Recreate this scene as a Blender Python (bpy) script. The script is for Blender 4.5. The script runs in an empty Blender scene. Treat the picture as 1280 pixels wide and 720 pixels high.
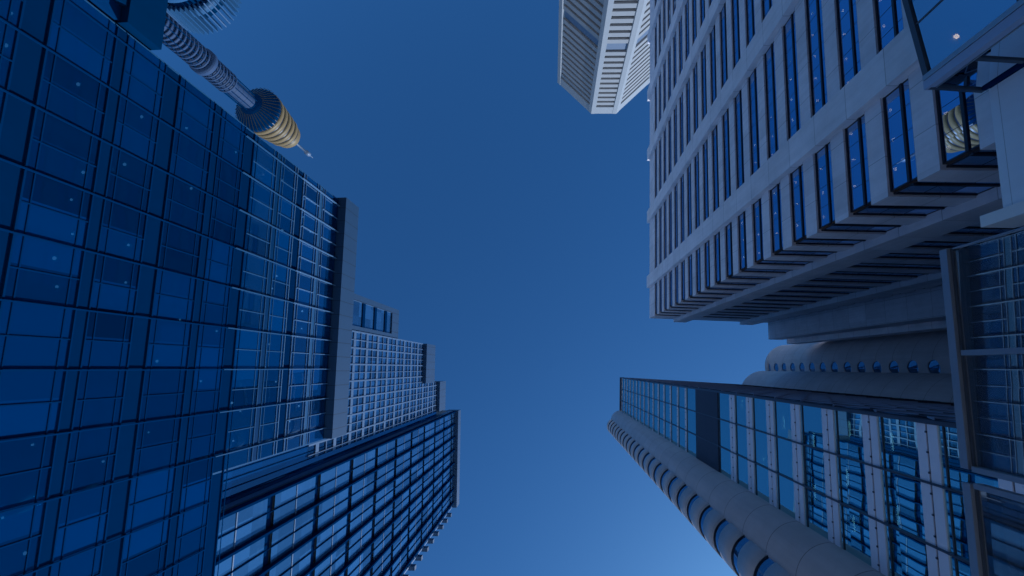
import bpy, math, random
from mathutils import Vector, Matrix
random.seed(7)
S = bpy.context.scene
COL = S.collection
R = math.radians

# ------------------------------------------------------------------ helpers
class MB:
    """collects boxes, prisms and quads; build() links them as ONE mesh object"""
    def __init__(s): s.v=[]; s.f=[]; s.m=[]; s.sm=[]
    def quad(s,a,b,c,d,m=0,smooth=False):
        i=len(s.v); s.v+= [a,b,c,d]; s.f.append((i,i+1,i+2,i+3)); s.m.append(m); s.sm.append(smooth)
    def box(s,x0,x1,y0,y1,z0,z1,m=0):
        if x1<x0: x0,x1=x1,x0
        if y1<y0: y0,y1=y1,y0
        i=len(s.v)
        s.v+=[(x0,y0,z0),(x1,y0,z0),(x1,y1,z0),(x0,y1,z0),(x0,y0,z1),(x1,y0,z1),(x1,y1,z1),(x0,y1,z1)]
        for q in ((0,3,2,1),(4,5,6,7),(0,1,5,4),(1,2,6,5),(2,3,7,6),(3,0,4,7)):
            s.f.append(tuple(i+k for k in q)); s.m.append(m); s.sm.append(False)
        return s
    def prism(s,poly,z0,z1,m=0,smooth=False,caps=True):
        n=len(poly); i=len(s.v)
        s.v+=[(x,y,z0) for x,y in poly]+[(x,y,z1) for x,y in poly]
        for k in range(n):
            j=(k+1)%n
            s.f.append((i+k,i+j,i+n+j,i+n+k)); s.m.append(m); s.sm.append(smooth)
        if caps:
            s.f.append(tuple(i+k for k in reversed(range(n)))); s.m.append(m); s.sm.append(False)
            s.f.append(tuple(i+n+k for k in range(n))); s.m.append(m); s.sm.append(False)
        return s
    def lathe(s,cx,cy,prof,n=48,m=0,smooth=True):
        """prof: list of (r,z)"""
        i=len(s.v)
        for r,z in prof:
            for k in range(n):
                a=2*math.pi*k/n; s.v.append((cx+r*math.cos(a),cy+r*math.sin(a),z))
        for p in range(len(prof)-1):
            for k in range(n):
                j=(k+1)%n
                s.f.append((i+p*n+k,i+p*n+j,i+(p+1)*n+j,i+(p+1)*n+k)); s.m.append(m); s.sm.append(smooth)
        return s
    def obar(s,p,q,w,d,m=0):
        """upright face plate from plan point p to q: thickness d outward (right of p->q), returns the corner list"""
        return None
    def build(s,name,mats,parent=None,loc=None):
        me=bpy.data.meshes.new(name); me.from_pydata(s.v,[],s.f); 
        if not isinstance(mats,(list,tuple)): mats=[mats]
        for m in mats: me.materials.append(m)
        me.polygons.foreach_set('material_index',s.m)
        me.polygons.foreach_set('use_smooth',s.sm)
        me.update()
        o=bpy.data.objects.new(name,me); COL.objects.link(o)
        if parent: o.parent=parent
        if loc: o.location=loc
        return o
def thing(name,label,cat,loc=(0,0,0),rz=0,group=None):
    o=bpy.data.objects.new(name,None); COL.objects.link(o); o.location=loc; o.rotation_euler=(0,0,rz)
    o['label']=label; o['category']=cat
    if group: o['group']=group
    return o

# ------------------------------------------------------------------ materials
class NT:
    def __init__(s,name):
        s.mat=bpy.data.materials.new(name); s.mat.use_nodes=True; s.t=s.mat.node_tree; s.t.nodes.clear()
        s.out=s.n('ShaderNodeOutputMaterial')
    def n(s,t,**k):
        o=s.t.nodes.new(t)
        for a,b in k.items(): setattr(o,a,b)
        return o
    def l(s,a,b): s.t.links.new(a,b)
    def math(s,op,a,b=None,c=None):
        o=s.n('ShaderNodeMath',operation=op)
        for i,x in enumerate((a,b,c)):
            if x is None: continue
            if isinstance(x,(int,float)): o.inputs[i].default_value=x
            else: s.l(x,o.inputs[i])
        return o.outputs[0]
    def vmath(s,op,a,b=None,scale=None):
        o=s.n('ShaderNodeVectorMath',operation=op)
        for i,x in enumerate((a,b)):
            if x is None: continue
            if isinstance(x,(tuple,list)): o.inputs[i].default_value=x
            else: s.l(x,o.inputs[i])
        if scale is not None: o.inputs['Scale'].default_value=scale
        return o.outputs[0]

def concrete(name,col,rough=.75,jz=0,jzo=0,jxy=0,jw=.03,var=.12,scale=.35,jdark=.45,spec=.3,metal=0.0,pvar=.0):
    """cast panels: cloudy tone, faint streaks, joint lines on a grid in metres"""
    t=NT(name); b=t.n('ShaderNodeBsdfPrincipled'); t.l(b.outputs[0],t.out.inputs[0])
    tc=t.n('ShaderNodeTexCoord'); co=tc.outputs['Object']
    ns=t.n('ShaderNodeTexNoise'); ns.inputs['Scale'].default_value=scale; ns.inputs['Detail'].default_value=7; ns.inputs['Roughness'].default_value=.62
    t.l(co,ns.inputs['Vector'])
    st=t.vmath('MULTIPLY',co,(2.2,2.2,.12)); n2=t.n('ShaderNodeTexNoise'); n2.inputs['Scale'].default_value=1.1; n2.inputs['Detail'].default_value=4; t.l(st,n2.inputs['Vector'])
    v=t.math('ADD',t.math('MULTIPLY',t.math('SUBTRACT',ns.outputs[0],.5),var*2.6),t.math('MULTIPLY',t.math('SUBTRACT',n2.outputs[0],.5),var*1.5))
    v=t.math('ADD',v,1.0)
    sx=t.n('ShaderNodeSeparateXYZ'); t.l(co,sx.inputs[0])
    if pvar:
        sn=t.vmath('SNAP',t.vmath('ADD',co,(0.37,0.41,jzo*-1.0+.003)),(jxy or 3.0,jxy or 3.0,jz or 3.0)); wn=t.n('ShaderNodeTexWhiteNoise'); t.l(sn,wn.inputs['Vector'])
        v=t.math('ADD',v,t.math('MULTIPLY',t.math('SUBTRACT',wn.outputs[0],.5),pvar*2))
    if jz or jxy:
        geo=t.n('ShaderNodeNewGeometry'); tn=t.n('ShaderNodeVectorTransform'); tn.vector_type='NORMAL'; tn.convert_from='WORLD'; tn.convert_to='OBJECT'
        t.l(geo.outputs['Normal'],tn.inputs[0]); sn=t.n('ShaderNodeSeparateXYZ'); t.l(tn.outputs[0],sn.inputs[0])
        def line(c,step,off,ncomp):
            fr=t.math('MODULO',t.math('ADD',c,1000*step-off),step)
            e=t.math('MINIMUM',fr,t.math('SUBTRACT',step,fr))
            k=t.math('LESS_THAN',e,jw*.5)
            return t.math('MULTIPLY',k,t.math('LESS_THAN',t.math('ABSOLUTE',ncomp),.6))
        J=None
        if jz: J=line(sx.outputs[2],jz,jzo,sn.outputs[2])
        if jxy:
            a=t.math('MAXIMUM',line(sx.outputs[0],jxy,.0,sn.outputs[0]),line(sx.outputs[1],jxy,.37,sn.outputs[1]))
            J=a if J is None else t.math('MAXIMUM',J,a)
        v=t.math('MULTIPLY',v,t.math('SUBTRACT',1.0,t.math('MULTIPLY',J,jdark)))
    c=t.vmath('SCALE',(0,0,0)); nd=c.node; nd.inputs[0].default_value=col; t.l(v,nd.inputs['Scale'])
    t.l(c,b.inputs['Base Color'])
    b.inputs['Roughness'].default_value=rough; b.inputs['Specular IOR Level'].default_value=spec; b.inputs['Metallic'].default_value=metal
    bp=t.n('ShaderNodeBump'); bp.inputs['Strength'].default_value=.12; bp.inputs['Distance'].default_value=.05; t.l(ns.outputs[0],bp.inputs['Height']); t.l(bp.outputs[0],b.inputs['Normal'])
    return t.mat
def plain(name,col,rough=.5,metal=0,spec=.5,var=.06):
    return concrete(name,col,rough,var=var,scale=.8,spec=spec,metal=metal)
def glass(name,tint,refl,base=.10,ior=1.55,gain=1.35,tilt=.006,wave=.01,wscale=.25,pane=(1.46,1.46,3.85),rough=.0,dirt=.03,body=(0.0,0.0,0.0),bodymix=0.0,pv=.5):
    """coated window glass: Fresnel mix of tinted transmission and mirror reflection; every pane sits at its own tiny tilt and is slightly wavy"""
    t=NT(name); tc=t.n('ShaderNodeTexCoord'); co=tc.outputs['Object']; geo=t.n('ShaderNodeNewGeometry')
    wn=t.n('ShaderNodeTexWhiteNoise'); t.l(t.vmath('SNAP',t.vmath('ADD',co,(.013,.017,.011)),pane),wn.inputs['Vector'])
    d1=t.vmath('SCALE',t.vmath('SUBTRACT',wn.outputs['Color'],(.5,.5,.5)),scale=tilt*2)
    ns=t.n('ShaderNodeTexNoise'); ns.inputs['Scale'].default_value=wscale; ns.inputs['Detail'].default_value=2; t.l(t.vmath('ADD',co,t.vmath('SCALE',wn.outputs['Color'],scale=30.0)),ns.inputs['Vector'])
    d2=t.vmath('SCALE',t.vmath('SUBTRACT',ns.outputs['Color'],(.5,.5,.5)),scale=wave*2)
    nrm=t.vmath('NORMALIZE',t.vmath('ADD',geo.outputs['Normal'],t.vmath('ADD',d1,d2)))
    fr=t.n('ShaderNodeFresnel'); fr.inputs['IOR'].default_value=ior; t.l(nrm,fr.inputs['Normal'])
    fac=t.math('MINIMUM',t.math('ADD',t.math('MULTIPLY',fr.outputs[0],gain),base),.96)
    tr=t.n('ShaderNodeBsdfTransparent'); tr.inputs[0].default_value=(*tint,1)
    back=tr.outputs[0]
    if bodymix>0:
        df=t.n('ShaderNodeBsdfDiffuse'); bv=t.vmath('SCALE',(0,0,0)); bv.node.inputs[0].default_value=body; t.l(t.math('ADD',t.math('MULTIPLY',wn.outputs[0],pv),1-pv*.5),bv.node.inputs['Scale']); t.l(bv,df.inputs[0])
        mm=t.n('ShaderNodeMixShader'); mm.inputs[0].default_value=bodymix; t.l(back,mm.inputs[1]); t.l(df.outputs[0],mm.inputs[2]); back=mm.outputs[0]
    gl=t.n('ShaderNodeBsdfGlossy'); gl.inputs['Color'].default_value=(*refl,1); gl.inputs['Roughness'].default_value=rough; t.l(nrm,gl.inputs['Normal'])
    mx=t.n('ShaderNodeMixShader'); t.l(fac,mx.inputs[0]); t.l(back,mx.inputs[1]); t.l(gl.outputs[0],mx.inputs[2])
    t.l(mx.outputs[0],t.out.inputs[0])
    return t.mat
def lamp(name,col,st):
    t=NT(name); e=t.n('ShaderNodeEmission'); e.inputs[0].default_value=(*col,1); e.inputs[1].default_value=st; t.l(e.outputs[0],t.out.inputs[0]); return t.mat

M={}
M['conc']  = concrete('pale_concrete_panels',(.72,.69,.73),jz=4.17,jzo=1.03,jxy=3.1,jw=.045,var=.19,pvar=.06)
M['pier']  = concrete('pale_concrete_piers',(.75,.72,.75),jz=4.17,jzo=2.1,jw=.06,var=.18,pvar=.06)
M['podium']= concrete('podium_stone',(.80,.83,.88),jz=3.4,jzo=.4,jxy=0,jw=.03,var=.06)
M['kconc'] = concrete('curved_concrete',(.50,.48,.50),jz=4.0,jzo=1.58,jw=.08,var=.16,jdark=.5,pvar=.03)
M['white'] = concrete('white_precast',(.31,.325,.34),var=.05)
M['pale']  = concrete('pale_render',(.82,.80,.78),var=.05)
M['whitehood']= concrete('cream_hoods',(.30,.305,.31),var=.05)
M['ddark'] = plain('dark_recess',(.03,.035,.045),.5)
M['frame'] = plain('black_window_frame',(.012,.016,.03),.35)
M['soff']  = plain('ceiling_board',(.34,.34,.35),.8)
M['core']  = plain('interior_wall',(.16,.16,.17),.9)
M['rglass']= glass('blue_window_glass',(.12,.16,.24),(.42,.60,.90),base=.14,gain=1.2,pane=(1.55,1.55,4.17),tilt=.004,wave=.004)
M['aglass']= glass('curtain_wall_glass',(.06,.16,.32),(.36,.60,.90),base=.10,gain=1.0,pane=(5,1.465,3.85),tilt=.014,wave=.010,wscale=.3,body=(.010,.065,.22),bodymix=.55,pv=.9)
M['aglass3']= glass('mid_darkened_glass',(.05,.13,.26),(.22,.45,.74),base=.07,gain=.8,pane=(5,1.465,3.85),tilt=.012,wave=.010,wscale=.3,body=(.007,.058,.20),bodymix=.6,pv=.9)  # curtain wall glass with part of a navy darkening put into its colour
M['aglass2']= glass('deep_darkened_glass',(.03,.09,.20),(.03,.20,.42),base=.04,gain=.5,pane=(5,1.465,3.85),tilt=.006,wave=.012,wscale=.3,body=(.001,.036,.14),bodymix=.75,pv=.9)  # same glass, full darkening painted into the colour for the lower storeys
M['bglass']= glass('blue_office_glass',(.08,.20,.34),(.45,.68,.95),base=.10,gain=1.0,pane=(5,1.4,4.1),tilt=.006,wave=.01,body=(.06,.17,.38),bodymix=.5,pv=.9)
M['cglass']= glass('pale_blind_glass',(.10,.22,.34),(.32,.56,.88),base=.07,gain=.8,pane=(5,1.46,4.0),tilt=.008,wave=.012,body=(.06,.16,.34),bodymix=.6,pv=.9)
M['pglass']= glass('round_window_glass',(.05,.1,.2),(.55,.75,1.0),base=.3,gain=1.2,pane=(9,9,3.96),tilt=.01,wave=.004,body=(.05,.12,.26),bodymix=.4)
M['kglass']= glass('teal_glass',(.14,.34,.38),(.50,.74,.78),base=.10,gain=.95,pane=(3,2.67,4.0),tilt=.006,wave=.0035,wscale=.55,body=(.11,.32,.34),bodymix=.5)
M['kside'] = glass('dark_side_glass',(.08,.12,.16),(.72,.84,1.0),base=.34,gain=1.1,pane=(2.2,3,4.0),tilt=.010,wave=.014,wscale=.35)
M['gglass']= glass('clear_screen_glass',(.66,.74,.80),(1.0,.98,.95),base=.22,gain=1.3,ior=1.5,pane=(5,5,5),tilt=.0,wave=.004,body=(.34,.38,.44),bodymix=.16,pv=0)
M['hglass']= glass('bay_glass',(.55,.64,.72),(.62,.72,.82),base=.04,gain=1.0,pane=(5,1.6,5),tilt=.006,wave=.006)
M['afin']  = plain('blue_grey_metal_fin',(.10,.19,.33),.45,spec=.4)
M['afin2']  = plain('deep_darkened_trim',(.001,.032,.112),.7,spec=0)  # fin metal with the darkening painted in, lower storeys
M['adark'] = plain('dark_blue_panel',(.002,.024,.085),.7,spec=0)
M['aspan3']= plain('mid_darkened_spandrel',(.006,.042,.125),.6,spec=.05)  # spandrel copy, colour partly darkened to imitate dimming on the middle storeys
M['afin3'] = plain('mid_darkened_navy_trim',(.04,.11,.23),.5,spec=.1)  # fin metal partly darkened in its colour; plain trim on the round tower
M['aspan2']= plain('deep_darkened_spandrel',(.001,.024,.085),.7,spec=0)  # spandrel colour carries the full painted darkening, lower storeys
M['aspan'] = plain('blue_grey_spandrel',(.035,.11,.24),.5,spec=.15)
M['acap']  = concrete('blue_grey_cap',(.028,.075,.16),.6,jxy=1.465,jw=.06,var=.06,jdark=.6)
M['bmull'] = plain('pale_blue_mullion',(.11,.18,.30),.5)
M['kpale'] = concrete('pale_lilac_spandrel',(.80,.79,.86),.4,var=.05,spec=.5)
M['kdark'] = concrete('slate_plant_panel',(.045,.055,.085),.6,jz=4,jzo=1.2,jw=.05,var=.06)
M['kframe']= plain('dark_steel_mullion',(.05,.06,.09),.4)
M['alu']   = plain('silver_aluminium',(.42,.44,.48),.38,metal=.55)
M['aludk'] = plain('dark_aluminium',(.06,.075,.10),.4)
M['postm'] = plain('pale_blue_post',(.40,.45,.60),.45)
M['steel'] = plain('grey_steel',(.13,.17,.24),.45)
M['gold']  = concrete('gold_band',(.20,.14,.06),.5,var=.1,metal=.0)
M['navy']  = plain('dark_blue_cladding',(.008,.05,.17),.7,spec=0)
M['navy2'] = plain('slate_blue_cladding',(.003,.030,.095),.7,spec=0)
M['towc']  = concrete('tower_shaft_concrete',(.03,.06,.13),jz=4,jw=.25,var=.08)
M['lampw'] = lamp('downlight_glow',(1,.60,.28),15)
M['lampd'] = lamp('dim_downlight_glow',(1,.9,.75),2.0)
M['lampt'] = lamp('tube_glow',(1,1,.92),7)
M['asph']  = concrete('asphalt',(.05,.05,.052),.9,var=.15,scale=2)
M['pave']  = concrete('granite_paving',(.55,.54,.53),.8,jxy=.6,jw=.01,var=.1)
M['paint'] = plain('road_paint',(.75,.75,.72),.7)

# ------------------------------------------------------------------ setting: ground, road, footpaths
def st(o): o['kind']='structure'; return o
g=MB(); g.quad((-3000,-3000,0),(3000,-3000,0),(3000,3000,0),(-3000,3000,0)); st(g.build('ground',M['pave']))
g=MB(); g.quad((-14,-400,.004),(3,-400,.004),(3,400,.004),(-14,400,.004)); st(g.build('road',M['asph']))
g=MB(); g.box(3,7.4,-400,400,-.1,.13); g.box(7.405,20.3,-400,.9,-.1,.13); g.box(-23.2,-14,-400,400,-.1,.13); st(g.build('footpath',M['pave']))
g=MB()
for i in range(-40,40): g.quad((-5.6,i*6,.008),(-5.45,i*6,.008),(-5.45,i*6+3,.008),(-5.6,i*6+3,.008))
st(g.build('road_marking',M['paint']))

# ------------------------------------------------------------------ R: concrete office tower on the right
def build_R():
    X,Y,ZT=21.0,-11.8,109.0
    r=thing('concrete_office_tower','pale concrete office tower with wide piers and dark blue strip windows, top right','building',(X,Y,0))
    # local frame: facade 1 at x=0 facing -x, facade 2 at y=0 facing +y
    heads=[28.55+4.17*k for k in range(19)]
    L2=24.8; N=-92.0
    piers1=[(-9.4,-6.8),(-24.5,-21.8),(-39.5,-36.9),(-54.5,-51.9),(-69.5,-66.9),(-84.5,-81.9)]
    piers2=[(5.2,7.8),(19.2,21.8)]
    # spandrels: one wrap-around band per storey
    zs=[(23.2,heads[0]-2.5)]+[(heads[k],heads[k+1]-2.5) for k in range(18)]+[(heads[18],ZT)]
    for a,b in zs:
        m=MB(); m.prism([(0,0),(0,N),(.32,N),(.32,-.32),(L2,-.32),(L2,0)],a,b); m.build('spandrel',M['conc'],r)
    for a,b in piers1:
        m=MB(); m.box(-.55,.33,a,b,0,ZT+.3); m.build('pier',M['pier'],r)
    for a,b in piers2:
        m=MB(); m.box(a,b,-.33,.6,0,ZT+.3); m.build('pier',M['pier'],r)
    # windows
    W=[]
    e1=[-.32]+[v for p in reversed(sorted(piers1)) for v in (p[1],p[0])]+[N]
    bays1=[(e1[i+1],e1[i]) for i in range(0,len(e1),2)]
    e2=[.32]+[v for p in piers2 for v in p]+[L2]
    bays2=[(e2[i],e2[i+1]) for i in range(0,len(e2),2)]
    for k,h in enumerate(heads):
        z0,z1=h-2.5,h
        for (a,b) in bays1: W.append((z0+abs(b)*.25,1,a,b,z0,z1))
        for (a,b) in bays2: W.append((z0+a*.25+4,2,a,b,z0,z1))
    def win(m,f,a,b,z0,z1):
        n=max(1,round((b-a)/1.55)); w=(b-a)/n
        def bx(d0,d1,p,q,u0,u1,mi):
            if f==1: m.box(d0,d1,p,q,u0,u1,mi)
            else: m.box(p,q,-d1,-d0,u0,u1,mi)
        # glass sheet, frames, transom
        if f==1: m.quad((.20,a,z0),(.20,b,z0),(.20,b,z1),(.20,a,z1),0)
        else: m.quad((a,-.20,z0),(b,-.20,z0),(b,-.20,z1),(a,-.20,z1),0)
        bx(.14,.26,a,b,z1-.13,z1-.002,1); bx(.14,.26,a,b,z0+.002,z0+.10,1)
        bx(.12,.27,a,b,z0+.78,z0+.98,1)
        for i in range(n+1):
            y=a+i*w; hw=.010 if 0<i<n else .05
            y=min(max(y,a+hw+.003),b-hw-.003)
            bx(.185,.215,y-hw,y+hw,z0+.10,z0+.78,1); bx(.185,.215,y-hw,y+hw,z0+.98,z1-.13,1)
    W.sort(); rest=MB()
    for i,(d,f,a,b,z0,z1) in enumerate(W):
        if i<99:
            m=MB(); win(m,f,a,b,z0,z1); m.build('window',[M['rglass'],M['frame']],r)
        else: win(rest,f,a,b,z0,z1)
    o=rest.build('upper_windows',[M['rglass'],M['frame']],r); o['kind']='stuff'
    # ceilings / floors, core, roof
    for h in heads:
        m=MB(); m.box(.34,9,N+.3,-.34,h+.12,h+.40); m.box(9,L2-.2,-9,-.34,h+.12,h+.40); m.build('ceiling',M['soff'],r)
    m=MB(); m.box(8.9,L2-.3,N+.4,-8.9,0,ZT-1); m.build('core_wall',M['core'],r)
    m=MB(); m.box(.33,L2-.1,N+.1,-.33,ZT-.6,ZT-.1); m.build('roof',M['conc'],r)
    m=MB(); m.box(.3,L2+30,N-.2,N+.1,0,ZT); m.build('end_wall',M['conc'],r)
    # ceiling lights close behind the glass of the lower storeys
    for k in range(0,8):
        for i in range(0,12):
            y=-1.4-i*2.05-(k%3)*.5
            if y<-7-4.5*(8-k)*.55-2: continue
            m=MB(); m.lathe(0,0,[(0.0,0),(.10,0),(.10,.05)],10); m.build('ceiling_light',M['lampw'],r,(.62+(i%2)*.03,y,heads[k]+.06))
    # projecting rear block at the far end of facade 2
    m=MB(); m.box(24.8,25.2,-12,3.6,0,ZT-.4); m.box(25.2,27.4,3.2,3.6,0,ZT-.4); m.build('wing_wall',M['conc'],r)
    m=MB(); m.box(28.4,30.6,3.0,4.4,0,ZT-.6); m.build('wing_pier',M['pier'],r)
    m=MB(); m.box(25.3,60,-12,3.18,ZT-1.2,ZT-.7); m.build('wing_roof',M['conc'],r)
    for k in range(-3,19):
        z=28.55+4.17*k
        m=MB(); m.box(27.41,28.38,3.0,3.45,z,z+1.67); m.box(30.62,60,3.0,3.45,z,z+1.67); m.build('wing_spandrel',M['conc'],r)
    for k in range(-3,19):
        z=28.55+4.17*k
        m=MB(); m.box(27.41,60,2.85,2.9,z-2.5,z,0)
        for i in range(12):
            x=30.7+i*2.4; m.box(x,x+.07,2.9,2.98,z-2.5,z,1)
        m.build('wing_window',[M['rglass'],M['frame']],r)
    # podium wall and its edge pilaster
    m=MB(); m.box(-.50,.6,-2.42,3.55,0,23.1); m.box(-.50,-.06,-2.42,3.55,23.1,24.65); m.build('podium_wall',M['podium'],r)
    m=MB(); m.box(-.58,.9,3.56,4.12,0,25.8); m.build('corner_pilaster',M['pale'],r)
    m=MB(); m.box(.0,24,-.0+.01,3.3,0,20.5); m.build('podium_block',M['podium'],r)
    # glazed bay hung on facade 1 above the podium
    ZB=25.0
    def P(x,y): return (x-X,y-Y)
    c0=P(18.05,-14.55); e2_=P(20.47,-14.35); n1=P(17.32,-19.44); n2=P(16.62,-24.1); n3=P(20.47,-24.1)
    def plate(m,p,q,z0,z1,d0,d1,s0=0.,s1=1.,mi=0):
        a=Vector(p); b=Vector(q); t=(b-a); nrm=Vector((t.y,-t.x)).normalized()
        A=a+t*s0; B=a+t*s1
        m.prism([tuple(A+nrm*d0),tuple(B+nrm*d0),tuple(B+nrm*d1),tuple(A+nrm*d1)],z0,z1,mi)
    bay=MB(); 
    for (p,q) in ((c0,e2_),(n2,c0)):
        a=Vector(p); b=Vector(q); bay.quad((a.x,a.y,10),(b.x,b.y,10),(b.x,b.y,ZB-.12),(a.x,a.y,ZB-.12))
    bw=bay.build('bay_window',M['hglass'],r)
    m=MB()
    plate(m,n2,c0,ZB-.32,ZB,-.10,.12); plate(m,c0,e2_,ZB-.20,ZB,-.10,.12)
    m.build('frame',M['aludk'],bw)
    m=MB(); cx,cy=c0
    m.box(cx-.16,cx+.18,cy-.35,cy+.10,8,ZB+.06); m.build('corner_post',M['postm'],bw)
    m=MB(); m.box(cx-.2,cx-.17,cy-.62,cy-.36,8,ZB+.02); m.box(cx+.20,cx+.26,cy+.02,cy+.13,8,ZB-.2); m.build('post_trim',M['alu'],bw)
    m=MB()
    for s in (.33,.66): plate(m,n2,c0,8,ZB-.32,-.04,.015,s-.004,s+.004)
    m.build('mullion',M['aludk'],bw)
    m=MB(); m.prism([(c0[0]+.15,c0[1]-.1),(e2_[0],e2_[1]-.1),n3,(n2[0]+.15,n2[1]),],ZB-.75,ZB-.35); m.build('bay_ceiling',M['soff'],bw)
    m=MB(); m.lathe(-1.25,-3.35,[(.27,8),(.27,ZB-.75)],28); m.build('column',M['pale'],bw)
    m=MB(); m.lathe(0,0,[(0,0),(.12,0),(.12,.05)],12); m.build('ceiling_light',M['lampw'],bw,(cx+.9,cy-2.2,ZB-.82))
    m=MB(); m.box(e2_[0]+.01,e2_[0]+.46,-12,e2_[1]-.14,8,ZB-.02); m.box(e2_[0]-.16,e2_[0]+.02,e2_[1]-.12,e2_[1]+.10,8,ZB-.22); m.build('rear_panel',M['adark'],bw)
    m=MB(); plate(m,c0,e2_,22.55,22.75,-.08,.05); plate(m,n2,c0,19.8,20.1,-.08,.05); m.build('transom',M['aludk'],bw)
    return r
build_R()

# ------------------------------------------------------------------ left side: shared street line
LP=(-24.0,-18.0,0.0); LR=R(-2.7)
def build_A():
    r=thing('glass_office_building','dark blue glass curtain wall building with bright vertical fins filling the left side','building',LP,LR)
    Y0,Y1,Y2=.95,26.2,56.0; ZLOW=33.6; ZT=52.2
    darks=[3.9+7.68*k for k in range(7)]   # 3.9 .. 50
    darks=[42.3-7.68*k for k in range(6)]
    lights=[46.4-7.68*k for k in range(6)]
    for z in darks:
        y1=Y1 if z>ZLOW-.5 else Y2
        if abs(z-34.6)<.5: y1=Y2
        m=MB(); m.box(-.10,-.03,Y0,y1,z-.55,z+.55,0); m.box(-.10,.05,Y0,y1,z+.55,z+.64,1); m.box(-.10,.05,Y0,y1,z-.64,z-.55,1)
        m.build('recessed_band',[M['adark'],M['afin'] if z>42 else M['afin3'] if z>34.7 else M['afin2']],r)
    for z in lights:
        y1=Y1 if z>ZLOW else Y2
        m=MB(); m.box(-.10,.02,Y0,y1,z-.30,z+.30,0); m.box(-.10,.07,Y0,y1,z+.30,z+.37,1); m.box(-.10,.07,Y0,y1,z-.37,z-.30,1)
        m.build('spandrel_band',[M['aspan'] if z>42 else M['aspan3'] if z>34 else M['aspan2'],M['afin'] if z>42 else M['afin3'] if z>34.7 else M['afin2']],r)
    for z in sorted(darks+lights):
        y1=Y1 if z>ZLOW+1.2 else Y2
        m=MB(); mi=0 if z>42 else 2 if z>34.7 else 1; d=1.02 if z in darks else .80
        for q in (z-d,z+d):
            if q<ZT-.3: m.box(.004,.06 if z>42 else .03,Y0,y1,q-.03,q+.03,mi)
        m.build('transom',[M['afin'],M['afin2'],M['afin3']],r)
    # glazing: a strip of panes between neighbouring bands
    marks=sorted([(z,.64) for z in darks]+[(z,.37) for z in lights])
    strips=[]
    for i in range(len(marks)-1): strips.append((marks[i][0]+marks[i][1],marks[i+1][0]-marks[i+1][1]))
    strips.append((marks[-1][0]+marks[-1][1],50.25)); strips.append((50.65,ZT))
    for a,b in strips:
        y1=Y1 if b>35 else Y2
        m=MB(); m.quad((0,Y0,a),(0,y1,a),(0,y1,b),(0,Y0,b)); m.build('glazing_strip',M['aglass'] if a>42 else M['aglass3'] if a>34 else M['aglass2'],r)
    # fins
    k=0; y=1.65
    while y<Y2:
        top=ZT if y<Y1 else ZLOW
        m=MB(); m.box(.08,.15,y-.035,y+.035,3.0,34.0,1)
        if top>34.2: m.box(.08,.20,y-.035,y+.035,34.0,42.3,2); m.box(.08,.27,y-.035,y+.035,42.3,top,0)
        m.build('fin',[M['afin'],M['afin2'],M['afin3']],r)
        y2=y+1.465
        if y2<Y2:
            m=MB()
            for a,b in strips:
                if b<=(ZT if y2<Y1 else ZLOW+1): m.box(.0,.11 if a>42 else .05,y2-.03,y2+.03,a,b,0 if a>42 else 2 if a>34 else 1)
            m.build('thin_mullion',[M['afin'],M['afin2'],M['afin3']],r)
        y+=2.93
    # floors and lights behind the glass
    for z in darks+lights:
        y1=Y1 if z>ZLOW+1.5 else Y2
        m=MB(); m.box(-7,-.16,Y0+.1,y1-.1,z-.35,z+.35); m.build('floor_slab',M['soff'],r)
    n=0
    for z in sorted(darks+lights)[2:]:
        yy=2.4
        while yy<(Y1 if z>ZLOW+1.5 else 34) and n<96:
            if random.random()<.26:
                m=MB(); q=random.uniform(.05,.10); m.lathe(0,0,[(0,0),(q,0),(q,.05)],10); m.build('ceiling_light',M['lampd'],r,(-.55-random.random()*1.5,yy+random.uniform(-.55,.55),z-.42)); n+=1
            yy+=1.465
    m=MB(); m.box(-30,-7,Y0+.2,Y1-.2,0,ZT-.4); m.box(-30,-7,Y1-.2,Y2-.2,0,ZLOW-.6); m.build('core_wall',M['core'],r)
    m=MB(); m.box(-30,-.05,Y0,Y1,ZT,ZT+.4); m.box(-30,-.05,Y1+.01,Y2,ZLOW,ZLOW+.35); m.build('roof',M['acap'],r)
    m=MB(); m.box(-30,-.02,Y0-.12,Y0,0,ZT); m.box(-30,-.02,Y1,Y1+.12,ZLOW+.36,ZT); m.build('end_wall',M['aspan'],r)
    # parapet blade that stands proud of the glass along the roof
    m=MB(); m.box(-.3,.9,.66,26.17,50.25,53.7); m.box(-.3,.55,.64,26.2,53.7,54.2); m.build('parapet',M['acap'],r)
    return r
build_A()

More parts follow.
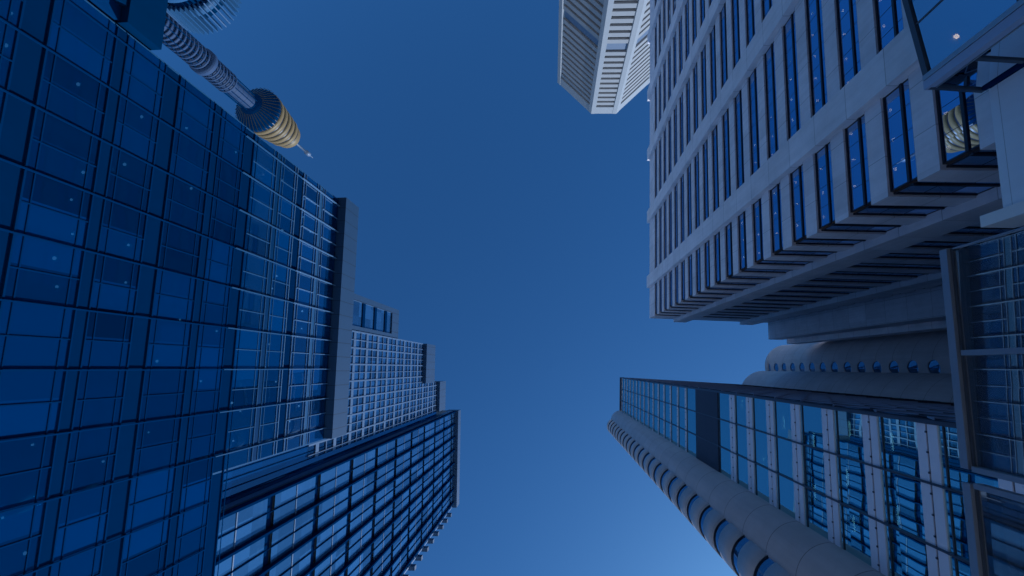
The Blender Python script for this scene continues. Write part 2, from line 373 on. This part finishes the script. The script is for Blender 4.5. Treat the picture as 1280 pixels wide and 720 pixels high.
def build_B():
    r=thing('stepped_office_tower','pale blue gridded tower with a stepped roofline rising behind the left glass building','building',LP,LR)
    xf=-1.5
    for (y0,y1,zt,cap) in ((14.5,22.0,99.5,6.8),(22.0,28.2,110.2,5.8)):
        m=MB(); m.quad((xf,y0,50),(xf,y1,50),(xf,y1,zt-cap),(xf,y0,zt-cap)); m.build('glazing',M['bglass'],r)
        m=MB(); m.box(xf-.3,xf+.75,y0,y1+.02,zt-cap,zt); m.build('parapet',M['acap'],r)
        m=MB(); m.box(xf-20,xf-.4,y0+.02,y1,40,zt-.5); m.build('core_wall',M['core'],r)
    y=14.6; i=0
    while y<28.2:
        zt=92.7 if y<22 else 104.4
        m=MB(); w=.09 if i%2==0 else .045; m.box(xf,xf+.16,y-w,y+w,50,zt); m.build('mullion',M['bmull'],r); y+=1.02; i+=1
    z=51.9; i=0
    while z<104:
        y0=14.5 if z<92.7 else 22.05
        m=MB(); h=.34 if i%2==0 else .08; m.box(xf,xf+.12,y0,28.2,z-h,z+h); m.build('transom',M['bmull'],r); z+=2.05; i+=1
    # lower wing with dark slots
    m=MB(); m.box(xf-14,xf-1.4,9.9,14.5,50,76); m.build('wing_core',M['adark'],r)
    m=MB(); m.box(xf-1.4,xf+.05,9.9,14.48,74.0,77.2); m.box(xf-1.4,xf+.05,9.9,10.7,40,74.0); m.box(xf-1.4,xf+.05,13.9,14.48,40,74.0)
    for z in (54.6,58.65,62.9,67.1,71.4): m.box(xf-.3,xf-.02,10.7,13.9,z-.42,z+.42,1)
    m.build('wing_wall',[M['acap'],M['adark']],r)
    for z in (56.6,60.8,65.0,69.2,72.9):
        m=MB(); h=1.6 if z<72 else 1.08; m.quad((xf-.14,10.7,z-h),(xf-.14,13.9,z-h),(xf-.14,13.9,z+h),(xf-.14,10.7,z+h)); m.build('wing_window',M['bglass'],r)
    return r
build_B()

def build_C():
    r=thing('dark_grid_tower','blue tower with dark vertical fins and a flat overhanging roof edge, lower left','building',LP,LR)
    xf=-.5; y0,y1=29.4,51.0; zb,zt=34.0,122.3
    bands=[42.5+8.2*k for k in range(10)]
    m=MB(); m.quad((-1.5,26.25,zb),(-1.5,y0,zb),(-1.5,y0,105),(-1.5,26.25,105)); m.build('link_glazing',M['aglass'],r)
    m=MB()
    for y in (26.9,27.5,28.2,28.8): m.box(-1.5,-1.42,y-.03,y+.03,zb,105)
    m.build('link_mullion',M['adark'],r)
    m=MB(); m.box(-14,-2.0,26.3,y0,zb,104.6); m.build('link_wall',M['core'],r)
    for i in range(len(bands)+1):
        a=bands[i-1]+.55 if i>0 else zb; b=bands[i]-.55 if i<len(bands) else zt-3.2
        if i<len(bands):
            m=MB(); m.box(xf-.3,xf-.22,y0,y1,b,b+1.1); m.build('recessed_band',M['adark'],r)
        m=MB(); m.quad((xf,y0,a),(xf,y1,a),(xf,y1,b),(xf,y0,b)); m.build('glazing_strip',M['cglass'],r)
        m=MB(); zc=(a+b)/2; m.box(xf-.02,xf+.05,y0,y1,zc-.06,zc+.06); m.build('transom',M['bmull'],r)
    y=29.5
    while y<y1+.1:
        m=MB(); m.box(xf-.22,xf+.42,y-.10,y+.10,zb,zt-3.2); m.build('fin',M['adark'],r)
        if y+1.46<y1:
            m=MB(); m.box(xf+.01,xf+.12,y+1.43,y+1.49,zb,zt-3.2); m.build('thin_mullion',M['adark'],r)
        y+=2.93
    m=MB(); m.box(xf-2,xf+1.0,y0-.1,y1+.3,zt-3.2,zt); m.build('roof_edge',M['acap'],r)
    m=MB(); m.box(xf-25,xf-.32,y0,y1-.2,zb,zt-1); m.build('core_wall',M['core'],r)
    m=MB(); m.box(-26,xf-.03,y1,y1+.25,zb,zt-3.2); m.box(-1.9,xf-.31,y0-.12,y0-.01,zb,zt-3.2); m.build('end_wall',M['bmull'],r)
    for i in range(20):
        z=36+4.1*i
        m=MB(); m.box(xf-.35,xf+.75,y1+.26,y1+.9,z,z+1.0); m.build('ledge',M['acap'],r)
    return r
build_C()

def build_D():
    r=thing('low_dark_office_block','low navy blue office block with a plain parapet in the upper left corner','building',LP,LR)
    m=MB(); m.box(-30,-.15,-45,.45,0,23.2); m.build('wall',M['navy'],r)
    m=MB(); m.box(-30,.35,-45,.55,23.2,25.5); m.build('parapet',M['navy2'],r)
    for k in range(5):
        z=2.5+4.1*k
        for j in range(9):
            y=-2.6-j*4.4
            m=MB(); m.quad((-.1,y-3.4,z),(-.1,y,z),(-.1,y,z+3.0),(-.1,y-3.4,z+3.0)); 
            for q in (y-3.4,y-1.7,y-.1): m.box(-.1,.02,q,q+.1,z,z+3.0,1)
            m.build('window',[M['aglass'],M['adark']],r)
    for j in range(10):
        y=-.1-j*4.4; m=MB(); m.box(-.15,.25,y-1.6,y-.3,0,23.2); m.build('pilaster',M['navy2'],r)
    for j in range(9):
        m=MB(); y=-2.6-j*4.4
        for q in range(14): m.box(.35,.42,y-3.2+q*.24,y-3.2+q*.24+.10,23.6,25.1)
        m.build('louvre_grille',M['acap'],r)
    return r
build_D()

# ------------------------------------------------------------------ observation tower (golden turret on a slim shaft)
def build_E():
    cx,cy=-166.5,-133.0
    r=thing('observation_tower','slim observation tower with a golden banded turret and mast behind the glass building','tower',(cx,cy,0))
    m=MB(); m.lathe(0,0,[(5.2,0),(5.2,150),(4.3,200),(4.1,232)],36); m.build('shaft',M['towc'],r)
    m=MB()
    for k in range(46):
        z=100+k*2.4; m.lathe(0,0,[(5.25,z),(5.55,z+.1),(5.55,z+.9),(5.2,z+1.0)],24)
    m.build('shaft_rings',M['towc'],r)
    for i in range(12):
        a=2*math.pi*i/12; m=MB()
        c,s=math.cos(a),math.sin(a); p=[(7.2,0),(6.4,150),(5.2,190),(5.0,226)]
        for (r0,z0),(r1,z1) in zip(p,p[1:]):
            w=.14
            t=Vector((-s,c))*w; n=Vector((c,s))
            A=n*r0;B=n*r1
            q=[(A.x+t.x,A.y+t.y,z0),(A.x-t.x,A.y-t.y,z0),(B.x-t.x,B.y-t.y,z1),(B.x+t.x,B.y+t.y,z1)]
            m.quad(*q)
            A2=n*(r0-.28);B2=n*(r1-.28)
            m.quad((A2.x-t.x,A2.y-t.y,z0),(A2.x+t.x,A2.y+t.y,z0),(B2.x+t.x,B2.y+t.y,z1),(B2.x-t.x,B2.y-t.y,z1))
            m.quad(q[0],q[3],(B2.x+t.x,B2.y+t.y,z1),(A2.x+t.x,A2.y+t.y,z0)); m.quad(q[1],q[2],(B2.x-t.x,B2.y-t.y,z1),(A2.x-t.x,A2.y-t.y,z0))
        m.build('stay_cable',M['navy2'],r)
    m=MB(); m.lathe(0,0,[(4.6,190.5),(6.2,191),(6.2,194),(4.6,194.5)],36); m.build('collar',M['towc'],r)
    t=MB(); t.lathe(0,0,[(4.2,226),(5.2,228),(11.6,233),(12.4,235),(12.4,236.2)],60); tu=t.build('turret',M['navy2'],r)
    m=MB()
    for i in range(36):
        a=2*math.pi*i/36; c,s=math.cos(a),math.sin(a)
        for q in range(1): 
            A=Vector((c,s)); T=Vector((-s,c))*.22
            p0=A*6.2; p1=A*12.9
            m.quad((p0.x+T.x,p0.y+T.y,228.6),(p0.x-T.x,p0.y-T.y,228.6),(p1.x-T.x,p1.y-T.y,234.0),(p1.x+T.x,p1.y+T.y,234.0))
            m.quad((p1.x+T.x,p1.y+T.y,234.0),(p1.x-T.x,p1.y-T.y,234.0),(p1.x-T.x,p1.y-T.y,236.3),(p1.x+T.x,p1.y+T.y,236.3))
    m.build('underside_ribs',M['ddark'],tu)
    z=236.4; rad=12.6
    for k in range(5):
        m=MB(); m.lathe(0,0,[(rad-.9,z),(rad,z+.3),(rad-.15,z+3.1),(rad-1.1,z+3.3)],60); m.build('gold_band',M['gold'],tu)
        m=MB(); m.lathe(0,0,[(rad-1.0,z+3.3),(rad-1.1,z+5.0)],60); m.build('window_band',M['frame'],tu)
        z+=5.0; rad-=.75
    m=MB(); m.lathe(0,0,[(rad-.5,z),(rad-.3,z+.5),(rad-1.2,z+4.5),(rad-3.6,z+8),(rad-4.2,z+8.4),(0,z+8.6)],60); m.build('turret_roof',M['gold'],tu)
    m=MB(); m.lathe(0,0,[(.8,z+8.4),(.7,z+26),(1.4,z+26.2),(1.4,z+30),(.35,z+30.4),(.25,z+35)],16); m.build('mast',M['steel'],r)
    return r
build_E()

def build_F():
    r=thing('round_banded_tower','round banded tower top with spiky fins at the top edge above the observation tower','tower',(-79.5,-77.0,0))
    m=MB(); m.lathe(0,0,[(6.2,0),(6.2,89)],48); m.lathe(0,0,[(6.2,89),(0,89.2)],48); m.build('drum',M['navy2'],r)
    for k in range(8):
        z=56+k*4.2; m=MB(); m.lathe(0,0,[(6.3,z),(6.9,z+.15),(6.9,z+1.9),(6.3,z+2.1)],48); m.build('ring_band',M['afin3'],r)
    for i in range(44):
        a=2*math.pi*i/44; m=MB(); c,s=math.cos(a),math.sin(a)
        n=Vector((c,s)); t=Vector((-s,c))*.13; A=n*6.6; B=n*7.8
        m.prism([(A.x+t.x,A.y+t.y),(A.x-t.x,A.y-t.y),(B.x-t.x,B.y-t.y),(B.x+t.x,B.y+t.y)],84.5,91.6); m.build('fin',M['afin3'],r)
    return r
build_F()

# ------------------------------------------------------------------ W: white octagonal tower
def build_W():
    cx,cy=21.5,-152.0
    r=thing('white_octagonal_tower','white eight sided tower with stacked horizontal sun hoods at the top centre','building',(cx,cy,0))
    poly=[(-2.0,-145.6),(15.5,-128.3),(27.9,-128.3),(44.6,-145.4),(44.6,-159),(27.9,-176),(15.5,-176),(-2.0,-159)]
    poly=[Vector((x-cx,y-cy)) for x,y in poly]
    ZT=230.0
    def off(d):
        out=[]
        n=len(poly)
        for i in range(n):
            a=poly[i-1]; b=poly[i]; c=poly[(i+1)%n]
            e1=(b-a).normalized(); e2=(c-b).normalized()
            n1=Vector((-e1.y,e1.x)); n2=Vector((-e2.y,e2.x))
            if n1.dot(b)<0: n1=-n1
            if n2.dot(b)<0: n2=-n2
            k=(n1+n2); k=k/(1+n1.dot(n2)); out.append(b+k*d)
        return [(p.x,p.y) for p in out]
    m=MB(); m.prism(off(-1.2),0,ZT-1); m.build('wall',M['ddark'],r)
    m=MB(); m.prism(off(.0),ZT-6,ZT); m.build('roof_band',M['white'],r)
    z=ZT-6-3.8; k=0
    while z>60:
        if 177.2<z+1<182.4: z-=3.8; continue
        m=MB(); m.prism(off(-.25),z+.0,z+2.25); m.prism(off(-.55),z+2.25,z+2.6); m.build('sun_hood',M['whitehood'],r); z-=3.8
    m=MB(); m.prism(off(-.9),176.3,181.5); m.build('plant_level',M['steel'],r)
    n=len(poly); O=off(.12)
    for i in range(n):
        b=Vector(O[i]); a=Vector(O[i-1]); c=Vector(O[(i+1)%n])
        ea=(a-b).normalized(); ec=(c-b).normalized(); ctr=b.normalized()*-1
        w=1.9
        pts=[b+ea*w,b,b+ec*w,b+ec*w+ctr*1.6,b+ctr*2.2,b+ea*w+ctr*1.6]
        m=MB(); m.prism([(p.x,p.y) for p in pts],0,ZT-.02); m.build('corner_pier',M['white'],r)
    return r
build_W()

# ------------------------------------------------------------------ K: tower with rounded concrete ends and a glass front
def arc(cx,cy,rad,a0,a1,n):
    return [(cx+rad*math.cos(R(a0+(a1-a0)*i/n)),cy+rad*math.sin(R(a0+(a1-a0)*i/n))) for i in range(n+1)]
def build_K():
    X,Y=17.0,1.6
    r=thing('curved_glass_tower','tall teal glass tower with rounded concrete ends and half round windows, lower right','building',(X,Y,0))
    ZT=125.0; W=8.0
    sp=[25.58+4.0*k for k in range(-5,25)]
    PZ0,PZ1=53.5,61.1
    for z in sp:
        if PZ0-1<z<PZ1+.5: continue
        if z>ZT-3: continue
        hi=z>61; h=.30 if hi else .62
        m=MB()
        for b in range(3):
            y0,y1=b*W/3,(b+1)*W/3
            m.box(-.02,.10,y0+.05,y1-.05,z-h,z-.05,0); m.box(-.02,.10,y0+.05,y1-.05,z+.05,z+h,0)
        m.box(.03,.09,0.05,W-.05,z-.05,z+.05,1)
        for i in range(9): 
            y=.45+i*(W-.9)/8; m.box(-.07,.03,y-.04,y+.04,z-.05,z+.05,1)
        m.build('spandrel_panel',[M['kpale'],M['kframe']],r)
        m=MB(); m.box(.35,9,.2,W-.1,z-.22,z+.22); m.build('floor_slab',M['soff'],r)
    for i,z in enumerate(sp[:-1]):
        z2=sp[i+1]
        if z2>ZT-3: z2=ZT-.6
        a=z+(.30 if z>61 else .62); b=z2-(.30 if z2>61 else .62)
        if PZ0-1<z<PZ1+.5: a=PZ1
        if PZ0-1<z2<PZ1+.5: b=PZ0
        if b-a<.4 or a>ZT-3: continue
        m=MB()
        for q in range(3): 
            y0,y1=q*W/3+.05,(q+1)*W/3-.05
            m.quad((.04,y0,a),(.04,y1,a),(.04,y1,b),(.04,y0,b),0)
        if z<61:
            m.box(.06,.12,.05,W-.05,a+.85,a+.91,1)
        m.box(-.01,.03,.05,W-.05,b-.34,b-.28,1)
        m.build('glazing_strip',[M['kglass'],M['kframe']],r)
    m=MB(); m.box(-.06,.3,0.02,W-.02,PZ0,PZ1); m.build('plant_panel',M['kdark'],r)
    for y in (0.0,W/3,2*W/3,W):
        w=.05 if 0<y<W else .09
        m=MB(); m.box(-.09,.05,y-w,y+w,2,ZT-.3); m.build('mullion',M['kframe'],r)
    m=MB(); m.box(-.12,1.0,-.15,W+.05,ZT-.6,ZT); m.build('parapet',M['kframe'],r)
    m=MB(); m.box(7.5,52,.6,12.5,0,ZT-1); m.build('core_wall',M['core'],r)
    # tubes of light on the ceilings of the lower storeys
    for (k,y,x) in ((5,1.4,.9),(5,5.0,.9),(6,1.2,1.1),(6,4.0,.8),(6,6.6,1.0),(7,2.4,1.0),(7,5.8,.9),(8,1.7,.9),(9,5.2,1.0),(10,.9,.9)):
        m=MB(); m.box(-.04,.04,-.45,.45,-.03,.03); m.build('light_tube',M['lampt'],r,(x,y,sp[k+1]-.28))
    # north side glass wall
    for z in [1.6+4.0*k for k in range(31)]:
        b=min(z+3.86,ZT-.62)
        m=MB(); m.quad((.1,.02,z),(28.3,.3,z),(28.3,.3,b),(.1,.02,b)); m.build('side_glazing',M['kside'],r)
        m=MB(); m.prism([(.1,-.03),(28.3,.25),(28.3,.45),(.1,.17)],b,min(z+4.0,ZT-.6)); m.build('side_transom',M['kframe'],r)
    for i in range(14):
        x=.6+i*2.1; m=MB(); m.box(x-.04,x+.04,-.10+x*.01,.0+x*.01,2,ZT-.6); m.build('side_mullion',M['kframe'],r)
    def bar(m,p,q,y,w):
        dx,dz=q[0]-p[0],q[1]-p[1]; L_=math.hypot(dx,dz); nx,nz=-dz/L_*w,dx/L_*w
        c=[(p[0]+nx,p[1]+nz),(q[0]+nx,q[1]+nz),(q[0]-nx,q[1]-nz),(p[0]-nx,p[1]-nz)]
        f=[(x,y-.12+x*.01,z) for x,z in c]; g=[(x,y-.05+x*.01,z) for x,z in c]
        m.quad(*f); m.quad(*reversed(g))
        for i in range(4): m.quad(f[i],g[i],g[(i+1)%4],f[(i+1)%4])
    for k in range(6,30):
        z=1.6+4.0*k; m=MB()
        for i,(x0,x1) in enumerate([(.5+2.1*j,2.6+2.1*j) for j in range(9)]):
            bar(m,(x0,z+.2),((x0+x1)/2,z+2.0),-.03,.045); bar(m,((x0+x1)/2,z+2.0),(x1,z+.2),-.03,.045)
        bar(m,(.5,z+.2),(19.4,z+.2),-.11,.03)
        
        m.build('brace',M['postm'],r)
        m=MB()
        for q in range(1,4): m.box(19.5,28,.10,.19,z+q,z+q+.05)
        m.build('louvre_bank',M['kframe'],r)
    m=MB(); m.prism([(.5,-.12),(28.3,.14),(28.3,3),(.5,3)],ZT-.58,ZT-.02); m.build('side_parapet',M['kframe'],r)
    # concrete lobes
    def lobe(name,pl,z0,z1,mat):
        m=MB(); m.prism(pl,z0,z1,0,True); return m.build(name,mat,r)
    L=lambda x,y:(x-X,y-Y)
    p1=[L(*p) for p in arc(17.0,11.7,2.3,105,262,26)]
    lobe('rounded_end',p1+[L(18,9.62),L(19.5,9.62),L(19.5,13.9)],0,ZT-1.5,M['kconc'])
    # second lobe carries an open window slot at every storey
    cx,cy,rr=15.6,13.25,1.9
    a0,a1=70,258
    outer=arc(cx,cy,rr,a0,a1,30); inner=arc(cx,cy,rr-.30,a1,a0,30)
    tail=[L(19,12.5),L(19,15.5)]
    zs=[1.5+3.98*k for k in range(31)]
    for i,z in enumerate(zs):
        top=min(z+2.75,ZT-1.5)
        m=MB(); m.prism([L(*p) for p in outer]+[L(17.5,12.2),L(18.5,14.6)],z,top,0,True); m.build('curved_spandrel',M['kconc'],r)
        if top<ZT-1.6 and i<30:
            gl=arc(cx,cy,rr-.10,a0,a1,30)
            m=MB(); m.prism([L(*p) for p in gl]+[L(17.3,12.4),L(18,14.3)],top,z+3.98,0,True,False); m.build('curved_window',M['pglass'],r)
            m=MB(); m.prism([L(*p) for p in arc(cx,cy,rr-.02,a0,a1,30)]+[L(17.3,12.3),L(18.2,14.4)],z+3.98-.10,z+3.98-.003,0,True); m.build('window_head',M['frame'],r)
    # north lobes: smooth quarter, then a second one with a row of round windows
    pb=[L(*p) for p in arc(50.5,4.0,5.7,180,270,24)]+[L(58,-1.7),L(58,6),L(44.8,6)]
    lobe('rounded_bay',pb,0,ZT-2.5,M['kconc'])
    # wall of lobe with circular openings
    cx,cy,rr=58.0,-2.9,5.5
    wa=176.0; rad=1.12; n=28
    half=math.degrees(1.9/rr)
    wall=MB(); zc=[73.4-3.96*9+3.96*k for k in range(23)]
    def cyl(u,z,dr=0): 
        a=R(wa)+u/rr; return (cx-X+(rr-dr)*math.cos(a),cy-Y+(rr-dr)*math.sin(a),z)
    for z in zc:
        ring=[(rad*math.cos(2*math.pi*i/n),rad*math.sin(2*math.pi*i/n)) for i in range(n)]
        hx,hz=1.9,1.98
        rect=[]
        for (x,y) in ring:
            s=min(hx/abs(x) if abs(x)>1e-6 else 9e9, hz/abs(y) if abs(y)>1e-6 else 9e9); rect.append((x*s,y*s))
        # corners
        for i in range(n):
            j=(i+1)%n
            A=rect[i];B=rect[j]
            if abs(abs(A[0])-hx)<1e-4 and abs(abs(B[1])-hz)<1e-4 or abs(abs(A[1])-hz)<1e-4 and abs(abs(B[0])-hx)<1e-4:
                if not(abs(A[0]-B[0])<1e-6 or abs(A[1]-B[1])<1e-6):
                    C=(math.copysign(hx,A[0] if abs(abs(A[0])-hx)<1e-4 else B[0]),math.copysign(hz,A[1] if abs(abs(A[1])-hz)<1e-4 else B[1]))
                    k=len(wall.v); wall.v+=[cyl(A[0],z+A[1]),cyl(*(C[0],z+C[1])),cyl(B[0],z+B[1])]; wall.f.append((k,k+1,k+2)); wall.m.append(0); wall.sm.append(True)
            wall.quad(cyl(ring[i][0],z+ring[i][1]),cyl(A[0],z+A[1]),cyl(B[0],z+B[1]),cyl(ring[j][0],z+ring[j][1]),0,True)
        w=MB()
        for i in range(n):
            j=(i+1)%n
            w.quad(cyl(ring[i][0],z+ring[i][1]),cyl(ring[j][0],z+ring[j][1]),cyl(ring[j][0],z+ring[j][1],.25),cyl(ring[i][0],z+ring[i][1],.25),1,True)
        k=len(w.v); w.v+=[cyl(x,z+y,.12) for x,y in ring]; w.f.append(tuple(range(k,k+n))); w.m.append(0); w.sm.append(False)
        w.build('round_window',[M['pglass'],M['kconc']],r)
    zlo,zhi=zc[0]-1.98,zc[-1]+1.98
    aL=wa-half; aR=wa+half
    m=wall
    seg1=arc(cx,cy,rr,aR,270,20); seg0=arc(cx,cy,rr,150,aL,4)
    for seg in (seg0,seg1):
        for p,q in zip(seg,seg[1:]): m.quad((*L(*p),zlo),(*L(*q),zlo),(*L(*q),zhi),(*L(*p),zhi),0,True)
    m.build('porthole_wall',M['kconc'],r)
    m=MB()
    pa=[L(*p) for p in arc(cx,cy,rr,150,270,30)]+[L(72,-8.4),L(72,4),L(57,4)]
    m.prism(pa,0,zlo,0,True); m.prism(pa,zhi,ZT,0,True)
    k=L(cx,cy-rr); m.quad((*k,zlo),(*L(72,-8.4),zlo),(*L(72,-8.4),zhi),(*k,zhi)); m.build('rounded_bay',M['kconc'],r)
    m=MB(); pc=[L(*p) for p in arc(cx,cy,rr-1.0,170,270,20)]+[L(71,-7.4),L(71,4),L(57.5,4)]; m.prism(pc,0,ZT-1); m.build('inner_wall',M['ddark'],r)
    m=MB(); m.box(2.5,54,2,12,ZT-1.2,ZT-.7); m.build('roof',M['kconc'],r)
    m=MB(); m.box(14,54,3.5,11,ZT-.6,ZT+40); m.build('added_sun_block',M['kdark'],r)  # added unseen block above the roof, keeps sun off the concrete tower's top
    m=MB(); m.box(2.2,55,12.2,12.6,0,ZT-1.2); m.build('rear_wall',M['kconc'],r)
    return r
build_K()

# ------------------------------------------------------------------ G: free-standing glass wind screen close on the right
def build_G():
    r=thing('glass_wind_screen','tall clear glass wind screen with silver frame close by on the right','screen',(8.0,0,0))
    ZT=11.95
    def panel(y0,y1):
        m=MB(); m.box(-.012,.012,y0+.05,y1-.05,.3,ZT-.08); g=m.build('glass_panel',M['gglass'],r)
        m=MB(); m.box(-.10,-.03,y0-.02,y1+.02,ZT-.16,ZT+.02); m.build('top_rail',M['alu'],g)
        m=MB(); m.box(-.03,.10,y0-.02,y1+.02,ZT-.22,ZT); m.build('rail_back',M['aludk'],g)
        return g
    p=panel(-2.75,1.50); q=panel(1.80,6.5)
    for y,w in ((1.50,.05),(1.80,.05),(6.5,.05)):
        m=MB(); m.box(-.09,.09,y-w,y+w,0,ZT-.22); m.build('post',M['alu'],r)
    m=MB(); m.box(-.03,.05,-2.775,-2.745,.2,ZT-.22); m.build('edge_trim',M['alu'],p)
    m=MB(); m.box(-.07,.07,-.72,-.62,0,ZT-.22); m.build('post',M['alu'],r)
    for y0,y1 in ((-2.7,-.74),(-.6,1.44),(1.86,6.4)):
        m=MB(); m.box(-.06,.06,y0,y1,.13,.30); m.build('base_rail',M['aludk'],r)
    return r
build_G()

# ------------------------------------------------------------------ light, sky, camera
sd=Vector((.50,.55,.66)).normalized()
w=bpy.data.worlds.new('World'); S.world=w; w.use_nodes=True; nt=w.node_tree; nt.nodes.clear()
out=nt.nodes.new('ShaderNodeOutputWorld'); bg=nt.nodes.new('ShaderNodeBackground'); sky=nt.nodes.new('ShaderNodeTexSky')
sky.sky_type='NISHITA'; sky.sun_disc=False; sky.sun_elevation=math.asin(sd.z); sky.sun_rotation=math.atan2(sd.x,sd.y)
sky.air_density=1.0; sky.dust_density=1.2; sky.ozone_density=3.0; sky.altitude=0
mix=nt.nodes.new('ShaderNodeMix'); mix.data_type='RGBA'; mix.blend_type='MULTIPLY'; mix.inputs[0].default_value=1; mix.inputs[7].default_value=(.44,.79,1.02,1)
nt.links.new(sky.outputs[0],mix.inputs[6]); nt.links.new(mix.outputs[2],bg.inputs[0]); nt.links.new(bg.outputs[0],out.inputs[0]); bg.inputs[1].default_value=.070
l=bpy.data.lights.new('sun','SUN'); l.energy=3.0; l.angle=R(.5); l.color=(1,.93,.84)
lo=bpy.data.objects.new('sun',l); COL.objects.link(lo); lo.rotation_euler=sd.to_track_quat('Z','Y').to_euler(); lo.location=(60,60,300)

cam=bpy.data.cameras.new('camera'); co=bpy.data.objects.new('camera',cam); COL.objects.link(co); S.camera=co
RW=((0.99551555,0.03336178,-0.08851993),(-0.04730091,0.98592158,-0.16037852),(0.08192319,0.16384638,0.9830783))
mat=Matrix.Identity(4)
for i in range(3): mat[i][0]=RW[i][0]; mat[i][1]=-RW[i][1]; mat[i][2]=-RW[i][2]
mat[2][3]=1.6
co.matrix_world=mat; cam.sensor_width=36; cam.lens=16.875; cam.clip_start=.05; cam.clip_end=6000
S.view_settings.view_transform='Standard'; S.view_settings.look='None'; S.view_settings.exposure=.4; S.view_settings.gamma=1
S.view_settings.use_white_balance=True; S.view_settings.white_balance_temperature=5200; S.view_settings.white_balance_tint=10
S.cycles.caustics_reflective=True; S.cycles.blur_glossy=1.0; S.cycles.caustics_refractive=False
S.cycles.max_bounces=10; S.cycles.diffuse_bounces=3; S.cycles.glossy_bounces=5; S.cycles.transparent_max_bounces=12
S.cycles.sample_clamp_indirect=4
S.cycles.use_denoising=True
S.render.film_transparent=False
